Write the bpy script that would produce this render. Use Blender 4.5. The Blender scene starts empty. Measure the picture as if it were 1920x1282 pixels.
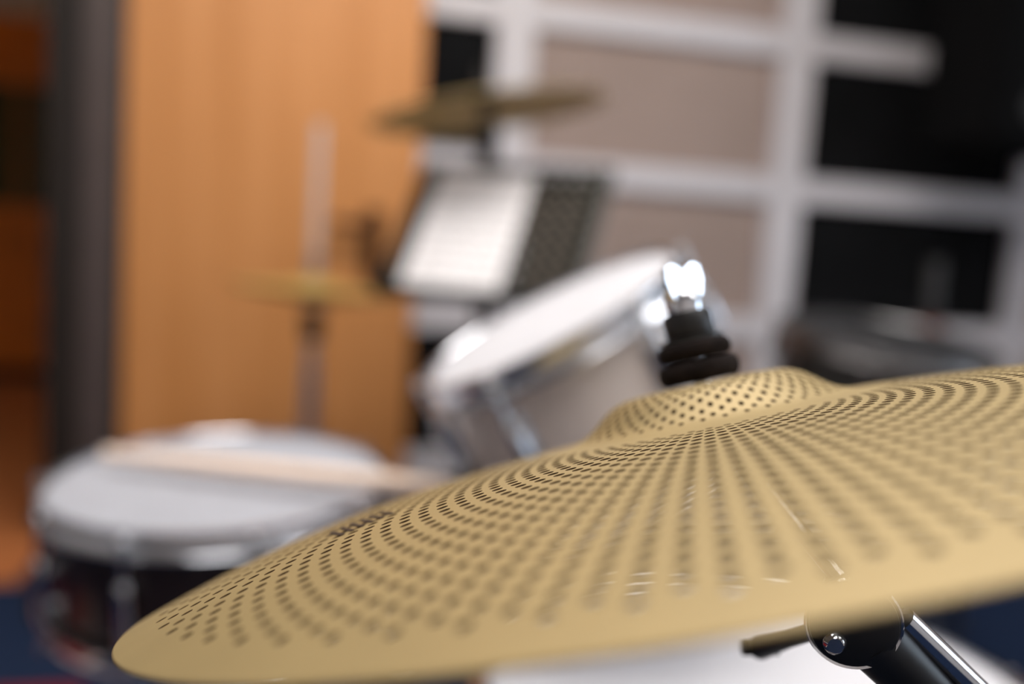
import bpy, bmesh, math, random
from mathutils import Vector, Matrix
random.seed(7)
R_ = math.radians
scene = bpy.context.scene
COL = scene.collection

# ------------------------------------------------------------------ camera
CAM_H = 0.92
FPX, CX, CY = 1800.0, 960.0, 641.0
PITCH, ROLL = math.atan(200 / FPX), R_(3.6)
fwd = Vector((0, math.cos(PITCH), -math.sin(PITCH)))
r0 = Vector((1, 0, 0)); u0 = r0.cross(fwd)
RIGHT = r0 * math.cos(ROLL) + u0 * math.sin(ROLL)
UP = u0 * math.cos(ROLL) - r0 * math.sin(ROLL)
EYE = Vector((0, 0, CAM_H))
cam = bpy.data.cameras.new('camera'); camo = bpy.data.objects.new('camera', cam); COL.objects.link(camo)
m = Matrix.Identity(4)
for i in range(3):
    m[i][0], m[i][1], m[i][2], m[i][3] = RIGHT[i], UP[i], -fwd[i], EYE[i]
camo.matrix_world = m
cam.sensor_width = 36.0; cam.lens = FPX / 1920 * 36
cam.clip_start = 0.01; cam.clip_end = 60
cam.dof.use_dof = True; cam.dof.focus_distance = 0.2985; cam.dof.aperture_fstop = 2.8
cam.dof.aperture_blades = 0
scene.camera = camo

# ------------------------------------------------------------------ world, exposure
w = bpy.data.worlds.new('world'); scene.world = w; w.use_nodes = True
bg = w.node_tree.nodes['Background']; bg.inputs[0].default_value = (0.70, 0.84, 1.0, 1); bg.inputs[1].default_value = 7.0
scene.view_settings.view_transform = 'Standard'; scene.view_settings.look = 'None'
scene.view_settings.exposure = 0.0; scene.view_settings.gamma = 1.0
scene.view_settings.use_curve_mapping = False
BACK_LAMP, FRONT_LAMP = 10.5, 7.5     # radiance of the ceiling diffusers

def ray(px, py):
    return RIGHT * ((px - CX) / FPX) - UP * ((py - CY) / FPX) + fwd
def at(px, py, d):          # the place seen at a pixel, d metres in front of the lens
    return EYE + ray(px, py) * d
def at_z(px, py, z):        # the same, on the level z
    v = ray(px, py); return EYE + v * ((z - CAM_H) / v.z)
def camvec(x, y, z):        # right, down, forward -> world
    return RIGHT * x - UP * y + fwd * z

# ------------------------------------------------------------------ materials
def mat(name, col, rough=0.5, metal=0.0, var=0.0, scale=8.0, bump=0.0, bscale=60.0, spec=0.5, stretch=None, coat=0.0):
    mt = bpy.data.materials.new(name); mt.use_nodes = True
    nt = mt.node_tree; b = nt.nodes['Principled BSDF']
    b.inputs['Base Color'].default_value = (*col, 1); b.inputs['Roughness'].default_value = rough
    b.inputs['Metallic'].default_value = metal; b.inputs['Specular IOR Level'].default_value = spec
    b.inputs['Coat Weight'].default_value = coat
    tc = nt.nodes.new('ShaderNodeTexCoord'); mp = nt.nodes.new('ShaderNodeMapping')
    nt.links.new(tc.outputs['Object'], mp.inputs[0])
    if stretch: mp.inputs['Scale'].default_value = stretch
    if var:
        nz = nt.nodes.new('ShaderNodeTexNoise'); nz.inputs['Scale'].default_value = scale; nz.inputs['Detail'].default_value = 5
        cr = nt.nodes.new('ShaderNodeValToRGB')
        cr.color_ramp.elements[0].position = 0.3; cr.color_ramp.elements[1].position = 0.7
        cr.color_ramp.elements[0].color = (*[max(0, c * (1 - var)) for c in col], 1)
        cr.color_ramp.elements[1].color = (*[min(1, c * (1 + var)) for c in col], 1)
        nt.links.new(mp.outputs[0], nz.inputs['Vector']); nt.links.new(nz.outputs[0], cr.inputs[0])
        nt.links.new(cr.outputs[0], b.inputs['Base Color'])
    if bump:
        n2 = nt.nodes.new('ShaderNodeTexNoise'); n2.inputs['Scale'].default_value = bscale; n2.inputs['Detail'].default_value = 4
        bp = nt.nodes.new('ShaderNodeBump'); bp.inputs['Strength'].default_value = bump; bp.inputs['Distance'].default_value = 0.002
        nt.links.new(mp.outputs[0], n2.inputs['Vector']); nt.links.new(n2.outputs[0], bp.inputs['Height'])
        nt.links.new(bp.outputs[0], b.inputs['Normal'])
    return mt
def emit(name, col, s):
    mt = bpy.data.materials.new(name); mt.use_nodes = True
    b = mt.node_tree.nodes['Principled BSDF']
    b.inputs['Base Color'].default_value = (0.8, 0.8, 0.8, 1)
    b.inputs['Emission Color'].default_value = (*col, 1); b.inputs['Emission Strength'].default_value = s
    return mt
def lin(r, g, b):
    f = lambda c: (c / 255 / 12.92) if c <= 10 else ((c / 255 + 0.055) / 1.055) ** 2.4
    return (f(r), f(g), f(b))

MT = {}
MT['brass'] = mat('perforated_brass', lin(163, 142, 98), 0.55, 0.35, 0.04, 30, 0.03, 400)
MT['shaded_hole_wall'] = mat('shaded_hole_bronze', lin(96, 72, 42), 0.7, 0.3, 0.1, 60)  # hole walls darker than the plate: shade inside the holes put into the colour
MT['old_brass'] = mat('plain_brass', lin(196, 168, 96), 0.45, 0.5, 0.15, 12, 0.04, 200)
MT['crash_brass'] = mat('aged_crash_brass', lin(228, 200, 130), 0.5, 0.3, 0.12, 12, 0.04, 200)
MT['chrome'] = mat('chrome', (0.72, 0.73, 0.76), 0.10, 1.0, 0.03, 20)
MT['hoop_chrome'] = mat('hoop_chrome', (0.66, 0.67, 0.70), 0.15, 1.0, 0.04, 20)
MT['satin_chrome'] = mat('satin_chrome', (0.60, 0.60, 0.61), 0.3, 1.0, 0.05, 20)
MT['black_plastic'] = mat('black_plastic', (0.010, 0.010, 0.011), 0.45, 0, 0.2, 40)
MT['black_rubber'] = mat('black_rubber', (0.012, 0.011, 0.010), 0.8, 0, 0.2, 60, 0.2, 300)
MT['black_felt'] = mat('black_felt', (0.016, 0.012, 0.011), 1.0, 0, 0.3, 120, 0.6, 500, spec=0.1)
MT['black_steel'] = mat('black_painted_steel', (0.020, 0.019, 0.017), 0.35, 0, 0.2, 20)
MT['olive_steel'] = mat('dark_olive_painted_steel', (0.018, 0.017, 0.011), 0.75, 0, 0.2, 20, spec=0.2)
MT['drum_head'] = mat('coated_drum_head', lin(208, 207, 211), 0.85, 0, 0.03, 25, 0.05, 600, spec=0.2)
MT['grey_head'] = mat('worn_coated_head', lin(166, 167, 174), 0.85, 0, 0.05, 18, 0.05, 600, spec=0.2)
MT['black_nickel'] = mat('black_nickel', (0.30, 0.29, 0.29), 0.25, 1.0, 0.05, 20)
MT['black_head'] = mat('black_drum_head', (0.02, 0.02, 0.021), 0.5, 0, 0.2, 20)
MT['cream_shell'] = mat('cream_lacquer', lin(216, 202, 192), 0.25, 0, 0.05, 18, coat=0.3)
MT['walnut_shell'] = mat('dark_walnut_lacquer', (0.022, 0.012, 0.010), 0.22, 0, 0.35, 14, stretch=(1, 1, 8), coat=0.4)
MT['stick_wood'] = mat('hickory', lin(252, 226, 204), 0.5, 0, 0.03, 20, stretch=(1, 8, 8))
MT['white_paint'] = mat('white_batten_paint', lin(216, 210, 211), 0.5, 0, 0.03, 6, 0.05, 80)
MT['taupe_panel'] = mat('taupe_fabric_panel', lin(166, 146, 136), 0.95, 0, 0.05, 5, 0.3, 500, spec=0.1)
MT['black_panel'] = mat('black_fabric_panel', (0.0085, 0.0085, 0.009), 0.95, 0, 0.2, 5, 0.3, 500, spec=0.05)
MT['plaster'] = mat('wall_plaster', lin(214, 208, 204), 0.9, 0, 0.03, 3, 0.1, 80)
MT['ceiling'] = mat('ceiling_paint', lin(235, 233, 230), 0.9, 0, 0.02, 3)
MT['carpet'] = mat('blue_carpet', lin(34, 46, 70), 1.0, 0, 0.25, 200, 0.6, 600, spec=0.05)
MT['red_rug'] = mat('red_rug', lin(120, 34, 36), 1.0, 0, 0.2, 120, 0.5, 500, spec=0.05)
MT['rug_edge'] = mat('pale_rug_edge', lin(196, 180, 170), 1.0, 0, 0.1, 120, spec=0.05)
MT['hall_floor'] = mat('hall_floor_wood', lin(196, 120, 70), 0.45, 0, 0.2, 4, stretch=(1, 8, 1))
MT['dark_frame'] = mat('dark_brown_frame', lin(28, 16, 6), 0.7, 0, 0.2, 5, stretch=(6, 6, 0.5))
MT['bronze_metal'] = mat('brown_grey_metal_profile', lin(84, 72, 68), 0.5, 0.2, 0.06, 12)
MT['cabinet_wood'] = mat('orange_cabinet_wood', lin(205, 112, 20), 0.45, 0, 0.15, 4, stretch=(1, 1, 6))
MT['cabinet_dark'] = mat('dark_olive_panel', lin(74, 66, 28), 0.3, 0, 0.2, 4)
MT['tv_black'] = mat('dark_niche', lin(34, 24, 18), 0.3)
MT['brown_felt'] = mat('brown_felt', lin(120, 70, 60), 1.0, 0, 0.2, 100)
MT['ink'] = mat('black_print', (0.012, 0.010, 0.010), 0.5)
MT['hardware_brown'] = mat('brown_bronze_handle', lin(70, 38, 18), 0.4, 0.6)
MT['grille'] = mat('black_speaker_grille', (0.005, 0.005, 0.0053), 0.9, 0, 0.2, 50, spec=0.05)
MT['cone'] = mat('speaker_cone', (0.02, 0.018, 0.018), 0.6)
MT['socket_white'] = MT['white_paint']

def wood_door_mat():
    mt = bpy.data.materials.new('beech_veneer'); mt.use_nodes = True
    nt = mt.node_tree; b = nt.nodes['Principled BSDF']
    tc = nt.nodes.new('ShaderNodeTexCoord'); mp = nt.nodes.new('ShaderNodeMapping'); mp.inputs['Scale'].default_value = (9, 9, 0.35)
    nz = nt.nodes.new('ShaderNodeTexNoise'); nz.inputs['Scale'].default_value = 3; nz.inputs['Detail'].default_value = 7
    cr = nt.nodes.new('ShaderNodeValToRGB')
    cr.color_ramp.elements[0].position = 0.25; cr.color_ramp.elements[0].color = (*lin(200, 132, 70), 1)
    cr.color_ramp.elements[1].position = 0.75; cr.color_ramp.elements[1].color = (*lin(220, 152, 92), 1)
    nt.links.new(tc.outputs['Object'], mp.inputs[0]); nt.links.new(mp.outputs[0], nz.inputs['Vector'])
    nt.links.new(nz.outputs[0], cr.inputs[0]); nt.links.new(cr.outputs[0], b.inputs['Base Color'])
    b.inputs['Roughness'].default_value = 0.42
    return mt
MT['door_wood'] = wood_door_mat()

def sheet_mat():
    mt = bpy.data.materials.new('printed_sheet_music'); mt.use_nodes = True
    nt = mt.node_tree; b = nt.nodes['Principled BSDF']; b.inputs['Roughness'].default_value = 0.7
    tc = nt.nodes.new('ShaderNodeTexCoord'); sp = nt.nodes.new('ShaderNodeSeparateXYZ'); nt.links.new(tc.outputs['Object'], sp.inputs[0])
    def math_(op, a, v=None, c=None):
        n = nt.nodes.new('ShaderNodeMath'); n.operation = op
        for i, q in enumerate((a, v, c)):
            if q is None: continue
            if isinstance(q, (int, float)): n.inputs[i].default_value = q
            else: nt.links.new(q, n.inputs[i])
        return n.outputs[0]
    y = sp.outputs['Y']; x = sp.outputs['X']
    stave = math_('LESS_THAN', math_('FRACT', math_('MULTIPLY', y, 1 / 0.027)), 0.36)
    lines = math_('LESS_THAN', math_('FRACT', math_('MULTIPLY', y, 1 / 0.0019)), 0.22)
    inx = math_('LESS_THAN', math_('ABSOLUTE', x), 0.092)
    iny = math_('LESS_THAN', y, 0.115)
    k = math_('MULTIPLY', math_('MULTIPLY', stave, lines), math_('MULTIPLY', inx, iny))
    nz = nt.nodes.new('ShaderNodeTexNoise'); nz.inputs['Scale'].default_value = 160; nt.links.new(tc.outputs['Object'], nz.inputs['Vector'])
    notes = math_('MULTIPLY', math_('MULTIPLY', math_('GREATER_THAN', nz.outputs[0], 0.60), stave), math_('MULTIPLY', inx, iny))
    k = math_('MAXIMUM', k, notes)
    mx = nt.nodes.new('ShaderNodeMix'); mx.data_type = 'RGBA'; nt.links.new(k, mx.inputs[0])
    mx.inputs[6].default_value = (*lin(240, 236, 236), 1); mx.inputs[7].default_value = (0.06, 0.06, 0.06, 1)
    nt.links.new(mx.outputs[2], b.inputs['Base Color'])
    return mt
MT['sheet'] = sheet_mat()
gl = bpy.data.materials.new('window_glass'); gl.use_nodes = True
_n = gl.node_tree; _n.nodes.clear()
_o = _n.nodes.new('ShaderNodeOutputMaterial'); _t = _n.nodes.new('ShaderNodeBsdfTransparent'); _g = _n.nodes.new('ShaderNodeBsdfGlossy')
_m = _n.nodes.new('ShaderNodeMixShader'); _g.inputs['Roughness'].default_value = 0.02; _m.inputs[0].default_value = 0.06
_n.links.new(_t.outputs[0], _m.inputs[1]); _n.links.new(_g.outputs[0], _m.inputs[2]); _n.links.new(_m.outputs[0], _o.inputs[0])
MT['glass'] = gl

# ------------------------------------------------------------------ mesh helpers
class MB:
    def __init__(self): self.v = []; self.f = []
    def add(self, vs, fs, M=None):
        o = len(self.v)
        for p in vs: self.v.append(tuple(M @ Vector(p)) if M is not None else tuple(p))
        self.f += [tuple(i + o for i in q) for q in fs]; return self
    def box(self, lo, hi, M=None, bev=0.0):
        bm = bmesh.new(); bmesh.ops.create_cube(bm, size=1)
        for q in bm.verts:
            q.co = Vector([(lo[i] + hi[i]) / 2 + q.co[i] * (hi[i] - lo[i]) for i in range(3)])
        if bev: bmesh.ops.bevel(bm, geom=bm.edges[:], offset=bev, segments=2, affect='EDGES')
        bm.verts.index_update(); vs = [q.co.copy() for q in bm.verts]; fs = [[q.index for q in f.verts] for f in bm.faces]; bm.free()
        return self.add(vs, fs, M)
    def lathe(self, prof, seg=48, M=None, closed=False):
        vs, fs = [], []; n = len(prof)
        rings = []
        for (r, z) in prof:
            if r < 1e-7: rings.append([len(vs)]); vs.append((0, 0, z))
            else:
                rings.append(list(range(len(vs), len(vs) + seg)))
                vs += [(r * math.cos(2 * math.pi * k / seg), r * math.sin(2 * math.pi * k / seg), z) for k in range(seg)]
        pairs = list(zip(rings[:-1], rings[1:])) + ([(rings[-1], rings[0])] if closed else [])
        for a, b in pairs:
            for k in range(seg):
                k2 = (k + 1) % seg
                if len(a) == 1 and len(b) == 1: continue
                if len(a) == 1: fs.append((a[0], b[k2], b[k]))
                elif len(b) == 1: fs.append((a[k], a[k2], b[0]))
                else: fs.append((a[k], a[k2], b[k2], b[k]))
        return self.add(vs, fs, M)
    def tube(self, pts, rad, seg=16, cap=True):
        pts = [Vector(p) for p in pts]; n = len(pts)
        rads = rad if isinstance(rad, (list, tuple)) else [rad] * n
        vs, fs = [], []; prev = None
        for i, p in enumerate(pts):
            t = (pts[min(i + 1, n - 1)] - pts[max(i - 1, 0)]).normalized()
            if prev is None:
                a = t.cross(Vector((0, 0, 1)))
                if a.length < 1e-3: a = t.cross(Vector((1, 0, 0)))
            else: a = prev - t * prev.dot(t)
            a.normalize(); prev = a; b = t.cross(a)
            for k in range(seg):
                c = 2 * math.pi * k / seg
                vs.append(p + (a * math.cos(c) + b * math.sin(c)) * rads[i])
        for i in range(n - 1):
            for k in range(seg):
                k2 = (k + 1) % seg
                fs.append((i * seg + k, i * seg + k2, (i + 1) * seg + k2, (i + 1) * seg + k))
        if cap:
            fs.append(tuple(reversed(range(seg)))); fs.append(tuple(range((n - 1) * seg, n * seg)))
        return self.add(vs, fs)
    def mesh(self, name, ang=38):
        me = bpy.data.meshes.new(name); me.from_pydata(self.v, [], self.f)
        bm = bmesh.new(); bm.from_mesh(me); bmesh.ops.recalc_face_normals(bm, faces=bm.faces[:]); bm.to_mesh(me); bm.free()
        me.shade_smooth(); me.set_sharp_from_angle(angle=R_(ang)); return me
    def build(self, name, m, parent=None, M=None, ang=38):
        return link(name, self.mesh(name, ang), m, parent, M)
def link(name, me, m, parent=None, M=None):
    if not me.materials: me.materials.append(MT[m] if isinstance(m, str) else m)
    o = bpy.data.objects.new(name, me); COL.objects.link(o)
    if parent: o.parent = parent
    if M is not None: o.matrix_local = M
    return o
def tag(o, label, cat, group=None):
    o['label'] = label; o['category'] = cat
    if group: o['group'] = group
    return o
def thing(name, M, label, cat, group=None):
    o = bpy.data.objects.new(name, None); COL.objects.link(o)
    o.empty_display_size = 0.05; o.matrix_world = M if isinstance(M, Matrix) else Matrix.Translation(M)
    return tag(o, label, cat, group)
def struct(o): o['kind'] = 'structure'; return o
def basis(o, x, y, z):
    M = Matrix.Identity(4)
    for i in range(3): M[i][0], M[i][1], M[i][2], M[i][3] = x[i], y[i], z[i], o[i]
    return M
def frame_from_normal(o, n, hint=Vector((1, 0, 0))):
    n = n.normalized(); x = (hint - n * hint.dot(n)).normalized(); return basis(o, x, n.cross(x), n)
def disc_normal(px, py, angle, aspect):
    """normal of a disc seen at a pixel whose long axis rises to the right by angle (deg) and whose width:height is aspect"""
    a = -R_(angle); d = ray(px, py).normalized(); best = None
    for k in range(-900, 901):
        b = k / 1000.0
        n = camvec(math.sin(a) * math.cos(b), -math.cos(a) * math.cos(b), -math.sin(b))
        e = abs(-n.dot(d) - aspect)
        if best is None or e < best[0]: best = (e, n)
    return best[1].normalized()

# ------------------------------------------------------------------ room
YAW = R_(14)
W0 = at(960, 441, 2.93); W0.z = 0
DA = Vector((math.cos(YAW), math.sin(YAW), 0)); DN = Vector((math.sin(YAW), -math.cos(YAW), 0)); DZ = Vector((0, 0, 1))
ROOM = basis(W0, DA, -DN, DZ)          # x along the back wall, y away from the room, z up
INV = ROOM.inverted()
def on_wall(px, py, b=0.0):            # room x and z where a pixel meets the plane b metres in front of the back wall
    o = INV @ EYE; v = INV.to_3x3() @ ray(px, py); t = (-b - o.y) / v.y; p = o + v * t; return p.x, p.z
AL, AR, BF, HC = -3.3, 2.9, 4.6, 2.75

def room_box(name, m, lo, hi, bev=0.0, parent=None):
    o = MB().box(lo, hi, None, bev).build(name, m, parent)
    if parent is None: o.matrix_world = ROOM
    return o

xj0 = on_wall(88, 500)[0]      # right side of the opening to the hall
xo0 = xj0 - 1.05
struct(room_box('floor', 'carpet', (AL, -BF, -0.06), (AR, 0.0, 0.0)))
struct(room_box('ceiling', 'ceiling', (AL - 0.1, -BF - 0.1, HC), (AR + 0.1, 4.0, HC + 0.1)))
wb = struct(room_box('wall_back', 'plaster', (xj0, 0.0, 0.0), (AR, 0.12, HC)))
room_box('wall_pier', 'plaster', (AL, 0.0, 0.0), (xo0, 0.12, HC), 0, wb)
room_box('lintel', 'plaster', (xo0, 0.0, 2.1), (xj0, 0.12, HC), 0, wb)
struct(room_box('wall_left', 'plaster', (AL - 0.12, -BF, 0), (AL, 4.0, HC)))
struct(room_box('wall_front', 'plaster', (AL, -BF - 0.12, 0), (AR, -BF, HC)))
# right wall with a window opening
wy0, wy1, wz0, wz1 = -3.9, -2.3, 0.95, 2.25
wr = struct(room_box('wall_right', 'plaster', (AR, -BF, 0), (AR + 0.15, wy0, HC)))
room_box('wall_section', 'plaster', (AR, wy1, 0), (AR + 0.15, 0.12, HC), 0, wr)
room_box('wall_apron', 'plaster', (AR, wy0, 0), (AR + 0.15, wy1, wz0), 0, wr)
room_box('wall_header', 'plaster', (AR, wy0, wz1), (AR + 0.15, wy1, HC), 0, wr)
wn = thing('window_1', ROOM @ Matrix.Translation((AR + 0.07, (wy0 + wy1) / 2, wz0)), 'x y z w', 'window')
del wn['label']; del wn['category']; struct(wn)
hw, hh = (wy1 - wy0) / 2, wz1 - wz0
for (lo, hi) in [((-.03, -hw, 0), (.03, hw, .06)), ((-.03, -hw, hh - .06), (.03, hw, hh)), ((-.03, -hw, .06), (.03, -hw + .06, hh - .06)),
                 ((-.03, hw - .06, .06), (.03, hw, hh - .06)), ((-.03, -.03, .06), (.03, .03, hh - .06))]:
    MB().box(lo, hi, None, .004).build('window_frame', 'white_paint', wn)
for s in (-1, 1):
    lo, hi = sorted((s * .03, s * (hw - .06))); MB().box((-.004, lo, .06), (.004, hi, hh - .06)).build('pane', 'glass', wn)

# panelled back wall: white battens, taupe and black fabric panels
xv = [on_wall(960, 100)[0], on_wall(1472, 250)[0], on_wall(1906, 460)[0]]
xleft = on_wall(470, 300)[0]
zrow = [on_wall(1200, 54)[1], on_wall(1200, 335)[1]]
dz = zrow[0] - zrow[1]
zs = [zrow[0] + dz * k for k in (2, 1, 0, -1, -2, -3)]
xs = [xleft] + xv + [xv[2] + (xv[2] - xv[1]), AR - 0.06]
VW, HW = 0.115, 0.083
for i, x in enumerate(xs):
    room_box('vertical_batten', 'white_paint', (x - VW / 2, -0.05, 0.10), (x + VW / 2, 0.0, HC - 0.01), 0.004, wb)
zs_ok = [z for z in zs if 0.1 < z < HC - 0.05]
for z in zs_ok:
    for x0, x1 in zip(xs[:-1], xs[1:]):
        if x1 - x0 > VW + .02:
            room_box('horizontal_batten', 'white_paint', (x0 + VW / 2, -0.046, z - HW / 2), (x1 - VW / 2, 0.0, z + HW / 2), 0.004, wb)
edges = [HC] + zs_ok + [0.10 - HW / 2]
for i, (x0, x1) in enumerate(zip(xs[:-1], xs[1:])):
    if x1 - x0 < VW + .05: continue
    for z1, z0 in zip(edges[:-1], edges[1:]):
        if z1 - z0 < HW + .03: continue
        room_box('panel', 'taupe_panel' if i in (1, 3) else 'black_panel',
                 (x0 + VW / 2 + .002, -0.022, z0 + HW / 2 + .002), (x1 - VW / 2 - .002, -0.001, z1 - HW / 2 - .002), 0.004, wb)
bb = struct(room_box('baseboard_back', 'white_paint', (xj0, -0.03, 0.0), (AR, 0.0, 0.10), 0.004))

# wooden door leaf in front of the panelling, its profiles and the jamb
DB = 0.14
dx0, dx1 = on_wall(233, 400, DB)[0], on_wall(782, 400, DB)[0]
door = struct(room_box('door_1', 'door_wood', (dx0, -DB, 0.012), (dx1, -DB + 0.045, 2.6), 0.003))
hx, hz = on_wall(700, 425, DB)
room_box('handle_plate', 'hardware_brown', (hx - .026, -DB - .008, hz - .15), (hx + .026, -DB, hz + .05), 0.004, door)
hl = MB().tube([(hx, -DB - .004, hz), (hx, -DB - .05, hz), (hx - .02, -DB - .058, hz), (hx - .12, -DB - .058, hz + .004)], .014, 12)
hl.build('handle_lever', 'hardware_brown', door)
x2, x1_ = on_wall(150, 500, DB)[0], on_wall(220, 500, DB)[0]
tr1 = struct(room_box('trim_1', 'bronze_metal', (x2, -DB - .01, 0.0), (x1_, -DB + .055, 2.62), 0.004))
room_box('groove', 'black_plastic', (x1_, -DB + .005, 0.0), (dx0 - .001, -DB + .05, 2.62), 0, tr1)
x3 = on_wall(85, 500, DB)[0]
struct(room_box('trim_2', 'dark_frame', (x3, -DB + .01, 0.0), (x2 - .001, 0.0, 2.62), 0.004))
struct(room_box('trim_3', 'dark_frame', (xj0 - .006, 0.0, 0.0), (xj0, 0.16, 2.1), 0.003))
struct(room_box('trim_4', 'dark_frame', (xo0, -0.02, 0.0), (xo0 + .07, 0.14, 2.1), 0.003))

# hall beyond the opening
HL = 3.0
fh = struct(room_box('floor_hall', 'hall_floor', (AL, 0.0, -0.06), (xj0 + 1.2, HL, -0.002)))
struct(room_box('wall_hall', 'plaster', (AL, HL, 0), (xj0 + 1.2, HL + .1, HC)))
struct(room_box('wall_hall_right', 'plaster', (xj0 + 1.2, 0.12, 0), (xj0 + 1.3, HL + .1, HC)))
# floorboards of the room edge in front of the opening: a wood threshold reaching into the carpet
p = INV @ at_z(40, 1095, 0.0)
th = struct(room_box('trim_5', 'hall_floor', (AL, p.y, 0.0), (x3, 0.0, 0.012), 0.003))
# red rug at the left
pr = INV @ at_z(0, 1300, 0.0)
rug = thing('floor_rug', ROOM @ Matrix.Translation((pr.x - 0.2, pr.y - 0.45, 0)), 'red rug with pale border lying on the blue carpet below the snare', 'rug')
MB().box((-0.65, -0.405, 0.0), (0.35, 0.45, 0.010), None, .003).build('pile', 'red_rug', rug)
MB().box((-0.65, -0.50, 0.0), (0.35, -0.405, 0.011), None, .003).build('border', 'rug_edge', rug)

# wooden cabinet in the hall
cxr = INV @ at(60, 400, 5.2)
cab = thing('hall_cabinet', ROOM @ Matrix.Translation((cxr.x, HL - 0.42, 0)), 'orange wooden cabinet with a dark olive glazed front in the hall', 'cabinet')
def on_plane_y(py, yplane, px=40):
    o = INV @ EYE; v = INV.to_3x3() @ ray(px, py); t = (yplane - o.y) / v.y; return (o + v * t).z
yf = HL - 0.42
zt, za, zb_, zc, zd = [on_plane_y(y, yf) for y in (28, 160, 385, 655, 690)]
MB().box((-0.9, 0.02, max(zd, .05)), (0.9, 0.42, zt), None, .004).build('body', 'cabinet_wood', cab)
MB().box((-0.88, 0.04, 0.0), (0.88, 0.40, max(zd, .05)), None, .004).build('plinth', 'tv_black', cab)
for s in (-1, 1):
    MB().box((min(s * .005, s * .895), 0.0, za + .006), (max(s * .005, s * .895), 0.02, zt - .006), None, .003).build('door', 'cabinet_wood', cab)
    dr = MB().box((min(s * .005, s * .895), 0.0, zd + .01), (max(s * .005, s * .895), 0.02, zb_ - .006), None, .003).build('door', 'cabinet_wood', cab)
    MB().tube([(s * .06, -.03, zb_ - .25), (s * .06, -.03, zb_ - .12)], .006, 10).build('handle', 'hardware_brown', dr)
    g = MB().box((min(s * .01, s * .89), 0.004, zb_), (max(s * .01, s * .89), 0.02, za), None, .003).build('glazed_front', 'cabinet_dark', cab)
    MB().box((min(s * .5, s * .8), -.001, zb_ + .02), (max(s * .5, s * .8), .004, za - .12), None, .002).build('dark_pane', 'tv_black', g)

# ceiling lights
def ceiling_light(x, y, sx, sy, label, strength):
    t = thing('ceiling_light', ROOM @ Matrix.Translation((x, y, HC)), label, 'light', 'ceiling lights')
    MB().box((-sx - .02, -sy - .02, -0.05), (sx + .02, sy + .02, 0.0), None, .004).build('housing', 'white_paint', t)
    MB().box((-sx, -sy, -0.056), (sx, sy, -0.05)).build('diffuser', emit('lamp_diffuser', (1.0, 0.965, 0.93), strength), t)
ceiling_light(-0.40, -1.65, 0.90, 0.45, 'wide ceiling light nearest the wooden door', BACK_LAMP)
ceiling_light(-0.75, -3.0, 0.60, 0.30, 'wide ceiling light above the front left of the room', FRONT_LAMP)
ceiling_light(0.95, -3.2, 0.60, 0.30, 'wide ceiling light above the front right of the room', FRONT_LAMP)
hlamp = thing('hall_light', ROOM @ Matrix.Translation((xj0 - .5, 1.6, HC)), 'small round ceiling light in the hall', 'light')
MB().lathe([(0, -.05), (.05, -.05), (.055, -.04), (.055, 0), (0, 0)], 32).build('shade', emit('hall_lamp', (1.0, 0.72, 0.42), 40.0), hlamp)
MB().lathe([(.056, 0), (.075, 0), (.075, -.02), (.056, -.02)], 32, None, True).build('rim', 'satin_chrome', hlamp)

# ------------------------------------------------------------------ the perforated ride cymbal
q = (0.0851, 0.0577, 0.3819, -0.2123, -0.0859); P = (0.0284, 2.6691, 0.0605, 0.0140); RC = 0.2286
def prof(r):
    return P[0] * (1 - min(r / RC, 1) ** P[1]) + P[3] / (1 + math.exp((r / P[2] - 0.72) * 13.762))
Cc = EYE + camvec(*q[:3])
a_, b_ = q[3], q[4]
ncam = Vector((math.sin(a_) * math.cos(b_), -math.cos(a_) * math.cos(b_), -math.sin(b_)))
ecam = ncam.cross(Vector((0, 0, 1))).normalized(); gcam = ncam.cross(ecam)
RN, RE, RG = camvec(*ncam), camvec(*ecam), camvec(*gcam)
RIDE = basis(Cc, RE, RG, RN)
TH = 0.0008

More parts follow.
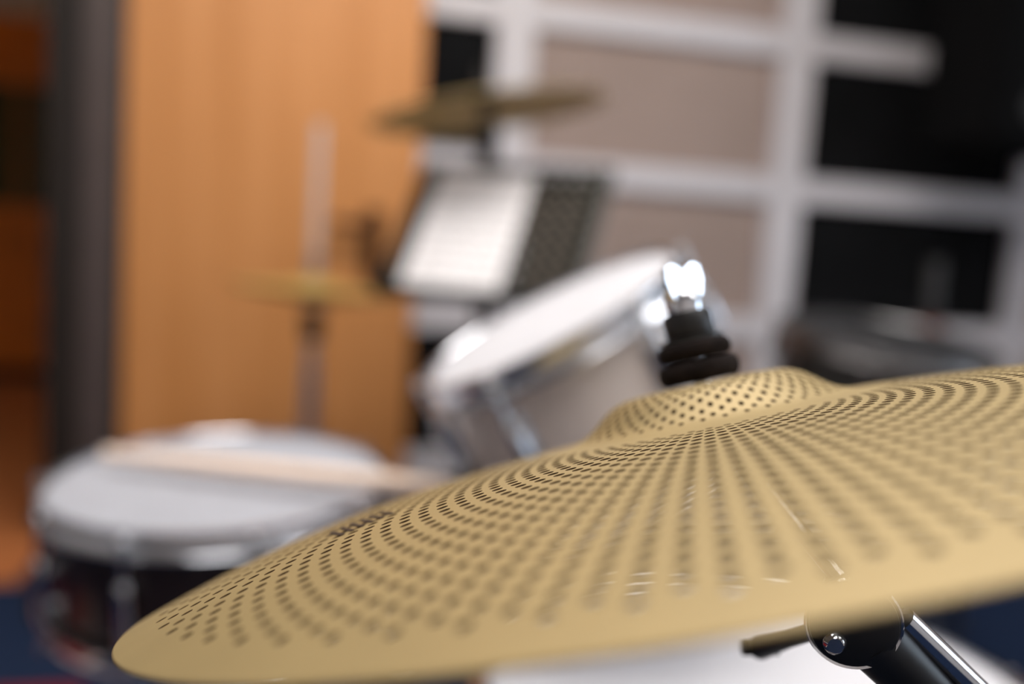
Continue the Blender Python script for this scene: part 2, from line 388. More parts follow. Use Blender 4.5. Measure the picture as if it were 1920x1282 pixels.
def perforated_cymbal_mesh():
    keys = {}; top = []; faces = []
    def V(r, t):
        k = (round(r * 1e6), round((t % 360.0) * 1e4) % 3600000)
        if k not in keys:
            keys[k] = len(top); c = math.radians(t); top.append((r * math.cos(c), r * math.sin(c), prof(r)))
        return keys[k]
    walls = []
    def cell(rc, tc, rlo, rhi, quarter, dt, dia, nh=16):
        # quarter: five radii up the side of the cell; boundary of 16 points, hole of 16
        th_ = [tc - dt / 2 + dt * k / 4 for k in range(5)]
        b = [(rlo, th_[k]) for k in range(0, 4)] + [(quarter[k], th_[4]) for k in range(0, 4)] + \
            [(rhi, th_[4 - k]) for k in range(0, 4)] + [(quarter[4 - k], th_[0]) for k in range(0, 4)]
        bi = [V(*p_) for p_ in b]
        hi_ = []
        for k in range(16):
            # direction matched to the boundary point
            rr_, tt_ = b[k]; dx = math.radians(tt_ - tc) * rc; dy = rr_ - rc
            ang = math.radians(-135 + 22.5 * k)
            x = math.cos(ang) * dia / 2; y = math.sin(ang) * dia / 2
            hi_.append(V(rc + y, tc + math.degrees(x / rc)))
        for k in range(16):
            k2 = (k + 1) % 16
            faces.append((bi[k], bi[k2], hi_[k2], hi_[k]))
        walls.append(hi_)
    def band(r_list, tlist):
        n = len(tlist)
        for ra, rb in zip(r_list[:-1], r_list[1:]):
            for k in range(n):
                t0 = tlist[k]; t1 = tlist[(k + 1) % n]
                faces.append((V(ra, t0), V(ra, t1), V(rb, t1), V(rb, t0)))
    def zone(ncol, t0, half, dia):
        # half: increasing list of half-row radii; even columns have holes on even entries
        dt = 360.0 / ncol; n = len(half)
        for j in range(ncol):
            tc = t0 + dt * j; par = j % 2
            for i in range(1, n - 1):
                if i % 2 != par: continue
                lo, c, hi = half[i - 1], half[i], half[i + 1]
                cell(c, tc, lo, hi, [lo, (lo + c) / 2, c, (c + hi) / 2, hi], dt, dia(c))
            # plain half cells that close the column at either end
            th_ = [tc - dt / 2 + dt * k / 4 for k in range(5)]
            def plain(ra, rb):
                mid = (ra + rb) / 2
                for k in range(4):
                    lo_k = [V(ra, th_[k]), V(ra, th_[k + 1])]; hi_k = [V(rb, th_[k + 1]), V(rb, th_[k])]
                    fc = lo_k[:]
                    if k == 3: fc.append(V(mid, th_[4]))
                    fc += hi_k
                    if k == 0: fc.append(V(mid, th_[0]))
                    faces.append(tuple(fc))
            first = 1 if par == 1 else 2
            if first - 1 > 0: plain(half[0], half[1])
            last = max(i for i in range(1, n - 1) if i % 2 == par)
            if last + 1 < n - 1: plain(half[n - 2], half[n - 1])
        return [t0 - dt / 2 + dt * k / 4 for k in range(ncol * 4)]
    # bell
    half = [0.0470 + (k - 10) * 0.0025 for k in range(2, 14)]
    tb = zone(84, 76.85, half, lambda r: min(0.0021, 0.055 * r))
    band([0.0063, 0.010, 0.014, 0.018, 0.022, half[0]], tb)
    rb_out = half[-1]
    # body
    hb = [0.1315 + (k - 20) * 0.00355 for k in range(2, 45)]
    t2 = zone(150, 76.4, hb, lambda r: min(0.0037, 0.0380 * r))
    # plain ring between bell and body: bridge 312 to 384 points
    # inner transition built as triangles
    ia = [V(rb_out, t) for t in tb]; ib = [V(rb_out + .0025, t) for t in t2]
    A = sorted([(t % 360.0, i) for t, i in zip(tb, ia)]); B = sorted([(t % 360.0, i) for t, i in zip(t2, ib)])
    i = j = 0; na, nb = len(A), len(B)
    while i < na or j < nb:
        ta = A[(i + 1) % na][0] + (360 if i + 1 >= na else 0); tbn = B[(j + 1) % nb][0] + (360 if j + 1 >= nb else 0)
        if j >= nb or (i < na and ta <= tbn):
            faces.append((A[i % na][1], A[(i + 1) % na][1], B[j % nb][1])); i += 1
        else:
            faces.append((A[i % na][1], B[(j + 1) % nb][1], B[j % nb][1])); j += 1
    band([rb_out + .0025 + (hb[0] - rb_out - .0025) * k / 5 for k in range(6)], t2)
    ro = hb[-1]
    band([ro + (RC - .0006 - ro) * k / 6 for k in range(7)], t2)
    nt_ = len(top)
    verts = top + [(x, y, z - TH) for x, y, z in top]
    fs = [f for f in faces] + [tuple(reversed([k + nt_ for k in f])) for f in faces]
    # hole walls and rims get their own vertices so that shading stays crisp
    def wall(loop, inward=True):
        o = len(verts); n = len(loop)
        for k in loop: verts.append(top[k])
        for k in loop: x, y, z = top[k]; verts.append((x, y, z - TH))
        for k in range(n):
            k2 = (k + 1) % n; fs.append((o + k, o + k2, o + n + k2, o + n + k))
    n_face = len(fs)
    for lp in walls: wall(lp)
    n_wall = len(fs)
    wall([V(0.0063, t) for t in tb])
    # rounded outer rim
    o = len(verts); rim = [V(RC - .0006, t) for t in t2]; n = len(rim)
    ringz = [(RC - .0006, prof(RC - .0006)), (RC, prof(RC) - TH * .35), (RC, prof(RC) - TH * .7), (RC - .0006, prof(RC - .0006) - TH)]
    for (r, z) in ringz:
        for t in t2: c = math.radians(t); verts.append((r * math.cos(c), r * math.sin(c), z))
    for s in range(3):
        for k in range(n):
            k2 = (k + 1) % n; fs.append((o + s * n + k, o + s * n + k2, o + (s + 1) * n + k2, o + (s + 1) * n + k))
    me = bpy.data.meshes.new('perforated_plate'); me.from_pydata(verts, [], fs); me.shade_smooth()
    me.materials.append(MT['brass']); me.materials.append(MT['shaded_hole_wall'])
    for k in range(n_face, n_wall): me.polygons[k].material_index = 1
    return me
ride = thing('ride_cymbal', RIDE, 'large golden perforated ride cymbal sharp in the foreground', 'cymbal')
link('perforated_plate', perforated_cymbal_mesh(), 'brass', ride)
# dark printed lettering, too foreshortened to read: a row of short strokes on the far left of the bow
lg = MB()
def stroke(r_a, t_a, r_b, t_b, wd):
    n = 5; vs = []; fs = []
    for k in range(n + 1):
        s = k / n; r = r_a + (r_b - r_a) * s; t = R_(t_a + (t_b - t_a) * s)
        c = Vector((r * math.cos(t), r * math.sin(t), 0)); d = Vector((r_b * math.cos(R_(t_b)) - r_a * math.cos(R_(t_a)), r_b * math.sin(R_(t_b)) - r_a * math.sin(R_(t_a)), 0)).normalized()
        nn = Vector((-d.y, d.x, 0)) * wd / 2
        for e in (-1, 1):
            p_ = c + nn * e; vs.append((p_.x, p_.y, prof(math.hypot(p_.x, p_.y)) + 0.00025))
    for k in range(n): fs.append((2 * k, 2 * k + 2, 2 * k + 3, 2 * k + 1))
    lg.add(vs, fs)
for k in range(6):
    r_ = 0.1362 + k * 0.0036
    stroke(r_, 17.5, r_ + .0008, 27.0, .0016)
    if k % 2 == 0: stroke(r_, 25.0, r_ + .0035, 25.6, .0013)
    else: stroke(r_, 20.0, r_ + .003, 21.5, .0013)
stroke(.134, 16.0, .158, 16.6, .0014)
lg.build('printed_lettering', 'ink', ride)

# ------------------------------------------------------------------ ride stand with boom, felts and wing nut
apex = prof(0.0)
ap = Cc + RN * apex
tilt_c = at(1598, 1160, 0.304)
low = at(2000, 1560, 0.33)
post = Vector((low.x + .10, low.y + .05, 0))
st = thing('boom_cymbal_stand', Vector((post.x, post.y, 0)), 'chrome boom cymbal stand holding up the perforated ride cymbal', 'cymbal stand')
O = Vector((post.x, post.y, 0))
L = lambda v: Vector(v) - O
rod_low = ap - RN * 0.020
MB().tube([L(ap + RN * 0.040), L(ap), L(rod_low), L(tilt_c - RN * -0.012)], .0032, 14).build('tilter_rod', 'chrome', st)
# washers and felts along the normal
FR = frame_from_normal(ap, RN); FRl = Matrix.Translation(-O) @ FR
def felt_prof(r, h, z0):
    p_ = [(0.004, z0)]
    for k in range(9):
        a = -math.pi / 2 + math.pi * k / 8; p_.append((r - .003 + .003 * math.cos(a), z0 + h / 2 + (h / 2) * math.sin(a)))
    p_.append((0.004, z0 + h)); return p_
MB().lathe(felt_prof(.0165, .0085, .0006), 40, None, True).build('felt', 'black_felt', st, FRl)
MB().lathe(felt_prof(.0150, .0075, .0095), 40, None, True).build('felt', 'black_felt', st, FRl)
MB().lathe([(.004, .0172), (.0125, .0172), (.0125, .0186), (.004, .0186)], 36, None, True).build('washer', 'black_steel', st, FRl)
MB().lathe([(.0036, .0188), (.0095, .0188), (.0100, .0196), (.0098, .0275), (.0090, .0290), (.0036, .0290)], 36, None, True).build('nylon_nut', 'black_plastic', st, FRl)
wnut = MB().lathe([(.0033, .0292), (.0072, .0292), (.0076, .0325), (.0070, .0365), (.0050, .0385), (.0, .039)], 32).build('wing_nut', 'chrome', st, FRl)
win_c = ROOM @ Vector((AR + .07, (wy0 + wy1) / 2, (wz0 + wz1) / 2))
hv = ((EYE - ap).normalized() + (win_c - ap).normalized()).normalized()      # the wings stand about square to lens and window
hy = (RN - hv * RN.dot(hv)).normalized(); wx = hy.cross(hv)
WF = FR.inverted() @ basis(ap, wx, hy, hv)
for s in (-1, 1):
    vs_, fs_ = [], []; out = [(0, .032), (.006, .0325), (.0095, .036), (.0115, .042), (.0105, .0475), (.0065, .0488), (.002, .047), (0, .0445)]
    for z in (.0014, -.0014): vs_ += [(s * x, y, z) for x, y in out]
    n_ = len(out); fs_ = [tuple(range(n_)), tuple(reversed(range(n_, 2 * n_)))] + [(k, (k + 1) % n_, n_ + (k + 1) % n_, n_ + k) for k in range(n_)]
    MB().add(vs_, fs_).build('wing', 'chrome', wnut, WF)
MB().lathe(felt_prof(.0155, .008, -.0150), 40, None, True).build('felt', 'black_felt', st, FRl)
MB().lathe([(.004, -.0175), (.018, -.0175), (.017, -.0155), (.004, -.0155)], 36, None, True).build('washer', 'satin_chrome', st, FRl)
# tilter: two toothed discs facing the lens, bolt, arm, wing bolt
tn = camvec(-0.25, 0.12, -1).normalized(); TF = Matrix.Translation(-O) @ frame_from_normal(tilt_c, tn, RIGHT) @ Matrix.Scale(0.84, 4)
def gear(r, n, z0, z1, dd):
    vs, fs = [], []
    for z in (z0, z1):
        for k in range(2 * n):
            rr = r if k % 2 else r - dd; a = math.pi * k / n; vs.append((rr * math.cos(a), rr * math.sin(a), z))
    m_ = 2 * n
    for k in range(m_): fs.append((k, (k + 1) % m_, m_ + (k + 1) % m_, m_ + k))
    fs.append(tuple(reversed(range(m_)))); fs.append(tuple(range(m_, 2 * m_)))
    return MB().add(vs, fs)
tb_ = MB().lathe([(0, .008), (.0135, .008), (.0158, .0065), (.0165, .004), (.0165, -.002), (.0, -.002)], 48).build('tilter_body', 'black_plastic', st, TF)
gear(.0172, 30, -.004, -.002, .0008).build('toothed_ring', 'chrome', tb_)
MB().lathe([(0, -.004), (.0165, -.004), (.0165, -.012), (.014, -.014), (0, -.014)], 48).build('tilter_body', 'black_plastic', st, TF)
MB().lathe([(.0, .0125), (.0028, .0125), (.0042, .011), (.0045, .008), (.0, .008)], 24).build('bolt', 'chrome', st, TF @ Matrix.Translation((-.0068, -.0060, 0)))
MB().lathe([(.0158, .0052), (.0172, .0058), (.0178, .0045), (.0172, .0030), (.0160, .0030)], 56, None, True).build('clamp_ring', 'chrome', st, TF)
sleeve = at(1425, 1212, 0.376)
MB().tube([L(tilt_c + (sleeve - tilt_c) * .25), L(tilt_c + (sleeve - tilt_c) * .65), L(sleeve)], [.003, .0035, .005], 14).build('wing_bolt', 'black_plastic', st)
MB().tube([L(sleeve - RIGHT * .007), L(sleeve + RIGHT * .007)], .0034, 12).build('wing_bolt_head', 'black_plastic', st)
# neck and boom tube
bd = (low - tilt_c).normalized()
MB().tube([L(tilt_c + bd * .008), L(tilt_c + bd * .050)], [.0100, .0085], 24).build('neck', 'black_plastic', st)
MB().tube([L(tilt_c + bd * .022 + RIGHT * .006 + UP * .004), L(tilt_c + bd * .048 + RIGHT * .005 + UP * .004)], .0022, 10).build('set_screw', 'chrome', st)
MB().tube([L(tilt_c + bd * .012 + RIGHT * .0085 + UP * .0075), L(tilt_c + bd * .07 + RIGHT * .0105 + UP * .0075), L(low + RIGHT * .012 + UP * .006)], .0042, 18).build('boom_tube', 'chrome', st)
MB().tube([L(low - bd * .02), L(low + bd * .03)], .013, 20).build('boom_clamp', 'chrome', st)
MB().tube([L(low + bd * .005), Vector((0, 0, low.z - .03)), Vector((0, 0, .03))], [.0095, .0115, .0125], 20).build('upright_tube', 'chrome', st)
for k in range(3):
    a = R_(20 + 120 * k); d = Vector((math.cos(a), math.sin(a), 0))
    MB().tube([(0, 0, .30), d * .14 + Vector((0, 0, .17)), d * .27 + Vector((0, 0, .02))], .008, 12).build('tripod_leg', 'chrome', st)
    MB().lathe([(0, 0), (.013, 0), (.014, .02), (.010, .034), (0, .036)], 18).build('rubber_foot', 'black_rubber', st, Matrix.Translation(d * .275))

# ------------------------------------------------------------------ drums
def drum(name, M, label, R, H, shell, head, nlug, lug_phase=0.0, tube_lugs=False, hoop_h=.030, metal='chrome'):
    """origin at the centre of the batter head, z = head normal"""
    t = thing(name, M, label, 'drum')
    seg = 96
    MB().lathe([(R - .006, -.006), (R - .002, -.006), (R - .001, -.010), (R - .001, -H + .010), (R - .002, -H + .006), (R - .006, -H + .006)], seg, None, True).build('shell', shell, t)
    hd = MB().lathe([(0, .0), (R * .5, .0), (R - .012, .0), (R - .003, -.002), (R + .001, -.006), (R + .001, -.012), (R - .004, -.012), (R - .004, -.004), (0, -.003)], seg)
    hd.build('batter_head', head, t)
    MB().lathe([(0, -H), (R - .006, -H), (R + .001, -H + .006), (R + .001, -H + .012), (R - .004, -H + .012), (R - .004, -H + .004), (0, -H + .003)], seg).build('resonant_head', 'drum_head', t)
    def hoop(z, s):
        pr = [(R + .0015, .0005), (R + .003, .0024), (R + .0055, .0024), (R + .0065, .0004), (R + .0045, -.002), (R + .0045, -hoop_h + .016), (R + .0065, -hoop_h + .012), (R + .0125, -hoop_h + .0105),
              (R + .0125, -hoop_h + .0085), (R + .0055, -hoop_h + .0090), (R + .0025, -hoop_h + .014), (R + .0025, -.001)]
        pr = [(r, z + s * zz) for r, zz in pr]
        return MB().lathe(pr, seg, None, True)
    hm_ = 'hoop_chrome' if metal == 'chrome' else metal
    hoop(0, 1).build('hoop', hm_, t); hoop(-H, -1).build('hoop', hm_, t)
    # one lug mesh, one rod mesh, shared
    lz0 = -H * .5 - .028; lz1 = -H * .5 + .028
    if tube_lugs: lz0, lz1 = -H + .030, -.045
    else: lz0, lz1 = -.085, -.042
    rl = R + .011
    lugm = MB()
    lugm.tube([(rl, 0, lz0), (rl, 0, lz0 + .004), (rl, 0, lz1 - .004), (rl, 0, lz1)], [.0055, .0070, .0070, .0058], 16)
    for z in ((lz0 + .012, lz1 - .012)):
        lugm.tube([(R - .002, 0, z), (rl, 0, z)], .0055, 12)
    if not tube_lugs: lugm.box((R - .001, -.011, lz0 - .004), (R + .006, .011, lz1 + .004), None, .003)
    lme = lugm.mesh('lug')
    rodm = MB().tube([(rl, 0, lz1 - .003), (rl, 0, -.006)], .0028, 10)
    rodm.lathe([(0, .004), (.0030, .004), (.0034, .003), (.0034, -.002), (.0062, -.003), (.0064, -.0055), (0, -.0055)], 16, Matrix.Translation((rl, 0, 0)))
    rme = rodm.mesh('tension_rod')
    rod2 = None
    if tube_lugs:
        rb = MB().tube([(rl, 0, lz0 + .003), (rl, 0, -H + .006)], .0028, 10)
        rb.lathe([(0, -.004), (.0034, -.003), (.0064, .003), (.0064, .0055), (0, .0055)], 16, Matrix.Translation((rl, 0, -H)))
        rod2 = rb.mesh('tension_rod')
    for k in range(nlug):
        Mz = Matrix.Rotation(R_(lug_phase) + 2 * math.pi * k / nlug, 4, 'Z')
        lo = link('lug', lme, metal, t, Mz); link('tension_rod', rme, metal, lo)
        if rod2: link('tension_rod', rod2, 'chrome', lo)
    return t

# snare on its stand
sn_c = at(415, 892, 1.05); sn_n = disc_normal(415, 892, -1.5, 0.29)
SN = frame_from_normal(sn_c, sn_n)
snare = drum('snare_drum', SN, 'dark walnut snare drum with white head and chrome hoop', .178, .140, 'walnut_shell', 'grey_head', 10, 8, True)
strn = MB().box((-.022, -.188, -.075), (.022, -.178, -.030), None, .004)
strn.build('strainer', 'chrome', snare, Matrix.Rotation(R_(200), 4, 'Z'))
def tripod_stand(name, base, label, top_z, rad=.012, finish='chrome', spread=.30, hub=.32, phase=10, cat='stand'):
    s = thing(name, Vector((base.x, base.y, 0)), label, cat)
    MB().tube([(0, 0, .05), (0, 0, min(.62, top_z * .75))], rad * 1.2, 20).build('lower_tube', finish, s)
    MB().tube([(0, 0, min(.60, top_z * .72)), (0, 0, top_z)], rad * .8, 20).build('upper_tube', finish, s)
    MB().tube([(0, 0, min(.60, top_z * .75) - .02), (0, 0, min(.60, top_z * .75) + .025)], rad * 1.7, 20).build('height_clamp', 'black_plastic', s)
    for k in range(3):
        a = R_(phase + 120 * k); d = Vector((math.cos(a), math.sin(a), 0))
        MB().tube([(0, 0, hub), d * spread * .5 + Vector((0, 0, hub * .55)), d * spread + Vector((0, 0, .02))], rad * .75, 12).build('tripod_leg', finish, s)
        MB().lathe([(0, 0), (.014, 0), (.015, .02), (.010, .036), (0, .038)], 18).build('rubber_foot', 'black_rubber', s, Matrix.Translation(d * spread))
    return s
b0 = sn_c - sn_n * .165
ss = tripod_stand('snare_stand', b0, 'black legged stand with basket arms holding the snare drum', b0.z - .03, .011, 'black_steel', .24, .26, 200)
for k in range(3):
    a = 2 * math.pi * k / 3 + 1.2
    d = (SN.to_3x3() @ Vector((math.cos(a), math.sin(a), 0)))
    o = Vector((b0.x, b0.y, 0)); c0 = Vector((b0.x, b0.y, b0.z - .035))
    pe = sn_c - sn_n * .156 + d * .197; pt = sn_c - sn_n * .115 + d * .199
    MB().tube([c0 - o, (c0 + pe) / 2 - o - Vector((0, 0, .015)), pe - o, pt - o], .006, 12).build('basket_arm', 'black_steel', ss)
    MB().tube([pe - o - sn_n * .006 , pe - o + sn_n * .030], .0095, 14).build('rubber_grip', 'black_rubber', ss)

# drumstick across the snare
iS = SN.inverted()
def on_snare(px, py, z):
    o = iS @ EYE; v = iS.to_3x3() @ ray(px, py); t_ = (z - o.z) / v.z; return o + v * t_
pa, pb = on_snare(196, 850, .018), on_snare(850, 916, .024)
stick = MB(); d = (pb - pa); n_ = 14; pts = []; rads = []
for s, r in [(0, .0052), (.01, .0072), (.022, .0070), (.032, .0050), (.10, .0066), (.25, .0084), (.4, .0090), (.75, .0092), (.97, .0090), (.99, .0080), (1.0, .0055)]:
    pts.append(Vector((0, 0, 0)) + d * s); rads.append(r)
sm = stick.tube(pts, rads, 18).mesh('shaft')
stk = thing('drumstick', SN @ Matrix.Translation(pa), 'pale wooden drumstick lying across the white snare head', 'drumstick')
link('shaft', sm, 'stick_wood', stk)

# rack tom
tm_c = at(1028, 594, 0.90); tm_n = disc_normal(1028, 594, 27.7, 0.175)
TM = frame_from_normal(tm_c, tm_n)
tom = drum('rack_tom', TM, 'tilted cream rack tom with white head and chrome hoop', .128, .170, 'cream_shell', 'drum_head', 6, 64, False)
# badge on the shell towards the lens
vcam = (TM.inverted() @ EYE); ba = math.atan2(vcam.y, vcam.x)
MB().lathe([(0, .0022), (.011, .0022), (.0125, .0012), (.0125, 0), (0, 0)], 28).build('vent_badge', 'satin_chrome', tom, Matrix.Rotation(ba - .55, 4, 'Z') @ Matrix.Translation((.127, 0, -.10)) @ Matrix.Rotation(R_(90), 4, 'Y'))
# tom stand: bracket, arm and post hidden behind the ride
far = (TM.to_3x3() @ Vector((math.cos(ba + 2.5), math.sin(ba + 2.5), 0)))
bk = tm_c - tm_n * .095 + far * .132
MB().box((-.02, -.028, -.032), (.006, .028, .032), None, .005).build('mount_bracket', 'chrome', tom, TM.inverted() @ frame_from_normal(bk + far * .012, tm_n, far))
tb0 = bk + far * .13; tb0.z = 0
ts = tripod_stand('tom_stand', tb0, 'chrome tripod stand carrying the rack tom', bk.z - .06, .013, 'chrome', .30, .30, 75)
o = Vector((tb0.x, tb0.y, 0)); MB().tube([Vector((0, 0, bk.z - .075)), Vector((0, 0, bk.z - .01)), (bk + far * .05) - o + Vector((0, 0, .004)), (bk + far * .018) - o], .0065, 14).build('tom_arm', 'chrome', ts)

# floor tom under the ride
FTZ = 0.565
ft_c = at_z(1428, 1280, FTZ); ft_r = .226
FT = Matrix.Translation(ft_c)
ftom = drum('floor_tom', FT, 'cream floor tom with white head below the perforated ride cymbal', ft_r, .38, 'cream_shell', 'drum_head', 8, 12, False)
for k in range(3):
    a = R_(40 + 120 * k); c, s = math.cos(a), math.sin(a); rl = ft_r + .022
    lg_ = MB().tube([(c * rl, s * rl, -.13), (c * rl, s * rl, -FTZ + .09), (c * (rl + .03), s * (rl + .03), -FTZ + .05), (c * (rl + .03), s * (rl + .03), -FTZ + .012)], .0062, 12).build('leg', 'chrome', ftom)
    MB().lathe([(0, 0), (.015, 0), (.015, .018), (.009, .034), (0, .036)], 18).build('rubber_foot', 'black_rubber', lg_, Matrix.Translation((c * (rl + .03), s * (rl + .03), -FTZ)))
    MB().box((ft_r - .001, -.022, -.235), (ft_r + .032, .022, -.175), None, .005).build('leg_bracket', 'chrome', ftom, Matrix.Rotation(a, 4, 'Z'))

# dark drum at the back right
dk_d = 1.94
dk_c = at(1660, 630, dk_d)
DKN = disc_normal(1660, 630, -7, 0.16)
dkm = frame_from_normal(dk_c, DKN)
dark = drum('black_tom', dkm, 'black drum with dull chrome hoop in front of the black panels', .205, .34, 'black_steel', 'black_head', 8, 20, False, .032, 'black_nickel')
for k in range(3):
    a = R_(100 + 120 * k); c, s = math.cos(a), math.sin(a); rl = .227; H0 = dk_c.z
    p0 = dkm @ Vector((c * rl, s * rl, -.12)); p1 = dkm @ Vector((c * rl, s * rl, -.36)); p2 = Vector((p1.x, p1.y, .012))
    inv = dkm.inverted()
    lg_ = MB().tube([inv @ p0, inv @ p1, inv @ p2], .0065, 12).build('leg', 'black_steel', dark)
    MB().lathe([(0, 0), (.015, 0), (.015, .018), (.009, .034), (0, .036)], 18).build('rubber_foot', 'black_rubber', lg_, inv @ Matrix.Translation((p1.x, p1.y, 0)))
    MB().box((.204, -.022, -.22), (.234, .022, -.16), None, .005).build('leg_bracket', 'black_steel', dark, Matrix.Rotation(a, 4, 'Z'))
# bare stand behind it
bs = at(1745, 600, 2.23); btop = at(1750, 488, 2.23)
bst = tripod_stand('bare_stand', bs, 'dim black stand post without a cymbal behind the black drum', bs.z + .02, .016, 'black_steel', .24, .3, 30)
MB().tube([(0, 0, bs.z + .02), (0, 0, btop.z)], .017, 18).build('rubber_sleeve', mat('dark_grey_rubber', (.022, .022, .023), .6), bst)
MB().lathe([(.006, 0), (.024, 0), (.026, .012), (.024, .024), (.006, .024)], 28, None, True).build('felt', 'brown_felt', bst, Matrix.Translation((0, 0, bs.z - .03)))

# ------------------------------------------------------------------ plain cymbals
def cymbal_mesh(R, rise, bell_r, bell_h, th=.0013, ripple=True):
    def pz(r): return rise * (1 - (r / R) ** 1.8) + bell_h / (1 + math.exp((r / bell_r - .74) * 9))
    rs = [.006 + (R - .006) * (k / 40) for k in range(41)]
    topp = [(r, pz(r)) for r in rs]; bot = [(r, pz(r) - th) for r in reversed(rs)]
    return MB().lathe(topp + bot, 128, None, True)
# crash, seen from below
cr_c = at(915, 211, 2.04); cr_n = disc_normal(915, 211, 6.9, -0.16)
CR = frame_from_normal(cr_c, cr_n)
crash = thing('crash_cymbal', CR, 'olive gold crash cymbal high up, seen from below, above the music stand', 'cymbal')
cymbal_mesh(.254, .030, .062, .014).build('cymbal_plate', 'crash_brass', crash)
cra = cr_c + cr_n * .044
cs = tripod_stand('cymbal_stand', Vector((cra.x + .012, cra.y + .01, 0)), 'black cymbal stand carrying the high crash cymbal', cr_c.z - .055, .014, 'black_steel', .30, .32, 50)
o = Vector((cra.x + .012, cra.y + .01, 0))
MB().tube([(0, 0, cr_c.z - .14), (0, 0, cr_c.z - .015)], .023, 20).build('tilter', 'black_plastic', cs)
MB().tube([Vector((0, 0, cr_c.z - .04)), cra - o + cr_n * .055], .005, 12).build('tilter_rod', 'black_steel', cs)
MB().lathe([(.004, -.030), (.022, -.030), (.022, -.004), (.004, -.004)], 28, None, True).build('felt', 'black_felt', cs, Matrix.Translation(-o) @ frame_from_normal(cra, cr_n))
MB().lathe([(.004, .002), (.018, .002), (.018, .02), (.011, .026), (.011, .045), (.004, .047)], 28, None, True).build('wing_nut', 'black_plastic', cs, Matrix.Translation(-o) @ frame_from_normal(cra, cr_n))

# hi-hat
hh_c = at(588, 546, 2.03)
hbase = Vector((hh_c.x, hh_c.y, 0))
Zt = Vector((0, 0, 1))
hn = disc_normal(588, 546, -5.4, 0.03)
hm = cymbal_mesh(.172, .014, .050, .012)
ht = thing('hi_hat_cymbal', frame_from_normal(hh_c + hn * .004, hn), 'upper golden cymbal of the closed hi-hat in front of the wooden door', 'cymbal', 'hi-hat pair')
hm.build('cymbal_plate', 'old_brass', ht)
hb_ = thing('hi_hat_cymbal', frame_from_normal(hh_c - hn * .002, -hn), 'lower golden cymbal of the closed hi-hat, facing down', 'cymbal', 'hi-hat pair')
cymbal_mesh(.172, .014, .050, .012).build('cymbal_plate', 'old_brass', hb_)
hs = thing('hi_hat_stand', hbase, 'chrome hi-hat stand with tall pull rod in front of the wooden door', 'cymbal stand')
MB().tube([(0, 0, .12), (0, 0, hh_c.z - .16)], .0165, 20).build('lower_tube', 'satin_chrome', hs)
MB().tube([(0, 0, hh_c.z - .16), (0, 0, hh_c.z - .09)], .013, 20).build('upper_tube', 'satin_chrome', hs)
MB().lathe([(.005, hh_c.z - .105), (.020, hh_c.z - .105), (.024, hh_c.z - .06), (.024, hh_c.z - .042), (.005, hh_c.z - .040)], 28, None, True).build('seat_cup', 'black_plastic', hs)
tp = at(621, 236, 2.03); hr = hn
MB().tube([(0, 0, .10), (0, 0, hh_c.z), (0.0, 0, tp.z)], .0048, 14).build('pull_rod', 'chrome', hs)
MB().tube([(0, 0, hh_c.z + .034), (0, 0, hh_c.z + .085)], .0125, 20).build('clutch', 'satin_chrome', hs)
MB().tube([(0, 0, hh_c.z + .085), (0, 0, tp.z)], .0105, 16).build('rod_sleeve', mat('translucent_grey_sleeve', lin(206, 190, 182), .35), hs)
for k in range(3):
    a = R_(90 + 120 * k); dd = Vector((math.cos(a), math.sin(a), 0))
    MB().tube([(0, 0, .34), dd * .15 + Vector((0, 0, .19)), dd * .29 + Vector((0, 0, .02))], .009, 12).build('tripod_leg', 'satin_chrome', hs)
    MB().lathe([(0, 0), (.014, 0), (.015, .02), (.010, .036), (0, .038)], 18).build('rubber_foot', 'black_rubber', hs, Matrix.Translation(dd * .29))
MB().box((-.045, -.30, .008), (.045, -.02, .018), Matrix.Rotation(R_(-12), 4, 'X'), .003).build('pedal_board', 'satin_chrome', hs, Matrix.Translation((0, 0, .065)))
MB().box((-.05, -.31, .0), (.05, .03, .008), None, .002).build('pedal_base', 'black_steel', hs)

# ------------------------------------------------------------------ music stand with sheet
PSI, BET = R_(22), R_(35)
kdir = Vector((math.sin(PSI), math.cos(PSI), 0)); ud = Vector((math.cos(PSI), -math.sin(PSI), 0))
vd = (kdir * math.sin(BET) + Zt * math.cos(BET)).normalized(); nd = ud.cross(vd).normalized()
sc = at(876, 440, 1.89)
SH = basis(sc, ud, vd, nd)
sheet = thing('sheet_music', SH @ Matrix.Translation((0, 0, .003)), 'white printed music sheet leaning on the black music stand', 'sheet music')
pm = MB(); nx_, ny_ = 10, 14; vs = []; fs = []
for j in range(ny_ + 1):
    for i in range(nx_ + 1):
        x = -.105 + .21 * i / nx_; y = -.1485 + .297 * j / ny_
        vs.append((x, y, .0015 + .004 * (j / ny_) ** 3 * (.4 + .6 * (i / nx_)) + .001 * math.sin(i * .6)))
for j in range(ny_):
    for i in range(nx_):
        a = j * (nx_ + 1) + i; fs.append((a, a + 1, a + nx_ + 2, a + nx_ + 1))
n0 = len(vs); vs += [(x, y, z - .0004) for x, y, z in vs]; fs += [tuple(reversed([k + n0 for k in f])) for f in fs]
pm.add(vs, fs).build('paper', 'sheet', sheet)
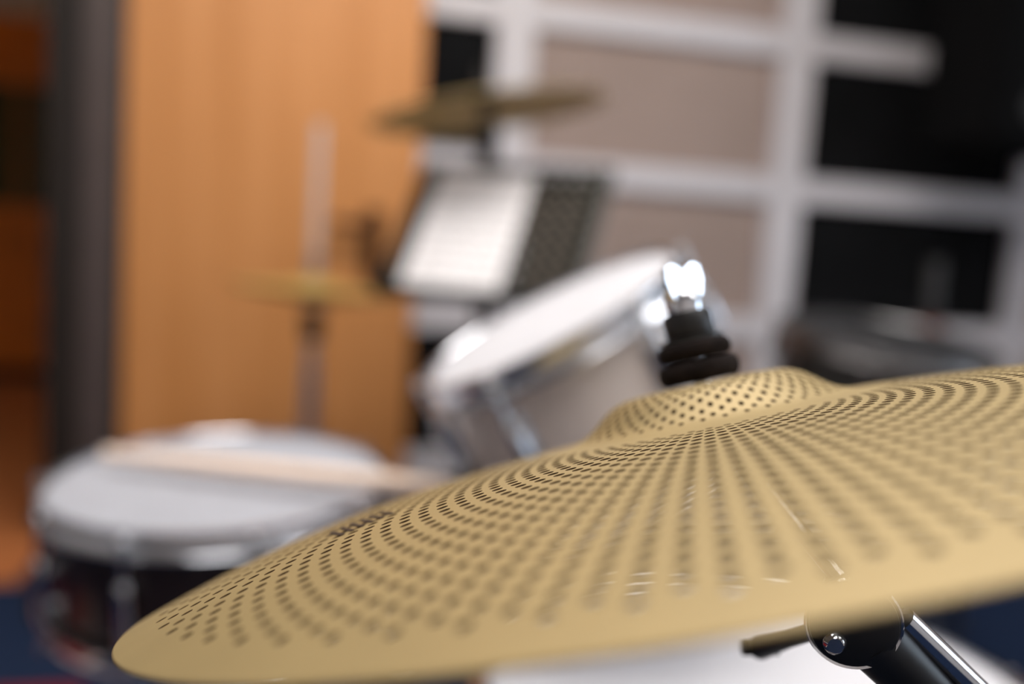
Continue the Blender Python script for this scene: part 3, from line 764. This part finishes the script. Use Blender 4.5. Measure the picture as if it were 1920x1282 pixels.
# stand: desk with real perforations
dw0, dw1, dh0, dh1 = -.150, .262, -.150, .172
ms = thing('music_stand', Vector((0, 0, 0)), 'black perforated music stand desk behind the tilted rack tom', 'music stand')
mc = SH @ Vector(((dw0 + dw1) / 2, -.02, -.03)); mbase = Vector((mc.x, mc.y, 0)); ms.matrix_world = Matrix.Translation(mbase)
dm = MB(); nc = 13; nr = 10; cw, ch = (dw1 - dw0) / nc, (dh1 - dh0) / nr
for i in range(nc):
    for j in range(nr):
        x0, y0 = dw0 + i * cw, dh0 + j * ch; x1, y1 = x0 + cw, y0 + ch; xc, yc = (x0 + x1) / 2, (y0 + y1) / 2
        bnd = [(x0, y0), (xc, y0), (x1, y0), (x1, yc), (x1, y1), (xc, y1), (x0, y1), (x0, yc)]
        solid = i in (0, nc - 1) or j in (0,)
        rr = .0070
        hol = [(xc + rr * math.cos(R_(-135 + 45 * k)), yc + rr * math.sin(R_(-135 + 45 * k))) for k in range(8)]
        for z, flip in ((-.0008, False), (-.0022, True)):
            if solid:
                f_ = [tuple(range(8))]; v_ = [(x, y, z) for x, y in bnd]
            else:
                v_ = [(x, y, z) for x, y in bnd] + [(x, y, z) for x, y in hol]
                f_ = [(k, (k + 1) % 8, 8 + (k + 1) % 8, 8 + k) for k in range(8)]
            dm.add(v_, [tuple(reversed(f)) if flip else f for f in f_])
        if not solid:
            v_ = [(x, y, -.0008) for x, y in hol] + [(x, y, -.0022) for x, y in hol]
            dm.add(v_, [(k, (k + 1) % 8, 8 + (k + 1) % 8, 8 + k) for k in range(8)])
ML = Matrix.Translation(-mbase) @ SH
link('desk', dm.mesh('desk', 30), 'olive_steel', ms, ML)
MB().box((dw0, dh0 - .004, -.003), (dw1, dh0, .045), None, .0015).build('ledge', 'black_steel', ms, ML)
for (lo, hi) in [((dw0 - .004, dh0, -.006), (dw0 + .006, dh1, .002)), ((dw1 - .006, dh0, -.006), (dw1 + .004, dh1, .002)), ((dw0, dh1 - .004, -.006), (dw1, dh1 + .006, .002))]:
    MB().box(lo, hi, None, .0015).build('desk_rim', 'black_steel', ms, ML)
mcl = mc - mbase
MB().box((-.045, -.045, -.02), (.045, .045, -.003), None, .004).build('desk_bracket', 'black_steel', ms, Matrix.Translation(-mbase) @ SH @ Matrix.Translation(((dw0 + dw1) / 2, -.02, 0)))
MB().tube([(0, 0, .06), (0, 0, mcl.z - .01), (0, 0, mcl.z)], [.012, .011, .014], 18).build('post', 'black_steel', ms)
for k in range(3):
    a = R_(70 + 120 * k); dd = Vector((math.cos(a), math.sin(a), 0))
    MB().tube([(0, 0, .10), dd * .12 + Vector((0, 0, .075)), dd * .24 + Vector((0, 0, .010))], [.011, .009, .010], 12).build('base_leg', 'black_steel', ms)

# ------------------------------------------------------------------ loudspeaker, upper right
sp_c = at(1990, 20, 2.80)
SP = basis(sp_c, DA, -DN, DZ)
spk = thing('loudspeaker', SP, 'black loudspeaker hung high in front of the panelled wall at the upper right', 'loudspeaker')
sw, sh_, sd = .318, .422, .16
MB().box((-sw, -sd, -sh_), (sw, sd, sh_), None, .02).build('cabinet', 'grille', spk)
MB().box((-sw + .02, -sd - .008, -sh_ + .02), (sw - .02, -sd, sh_ - .02), None, .006).build('grille', 'grille', spk)
FY = Matrix.Translation((0, -sd - .008, .0)) @ Matrix.Rotation(R_(90), 4, 'X')
tw = on_p = SP.inverted() @ at(1862, 215, 2.80)
MB().lathe([(0, .006), (.018, .004), (.034, .0), (.040, .004), (.042, .0), (0, -.002)], 36).build('tweeter', 'cone', spk, Matrix.Translation((tw.x, -sd - .008, tw.z)) @ Matrix.Rotation(R_(90), 4, 'X'))
MB().lathe([(0, -.002), (.10, .004), (.155, .012), (.165, .004), (.165, -.004), (0, -.004)], 48).build('woofer', 'grille', spk, Matrix.Translation((.02, -sd - .008, .10)) @ Matrix.Rotation(R_(90), 4, 'X'))
yb = (SP.inverted() @ W0)  # distance to the wall
bl = -(INV @ sp_c).y
MB().tube([(.1, sd - .01, .1), (.1, bl - .06, .1)], .02, 16).build('wall_bracket', 'black_steel', spk)
MB().box((.03, bl - .06, 0), (.17, bl - .048, .2), None, .003).build('bracket_plate', 'black_steel', spk)
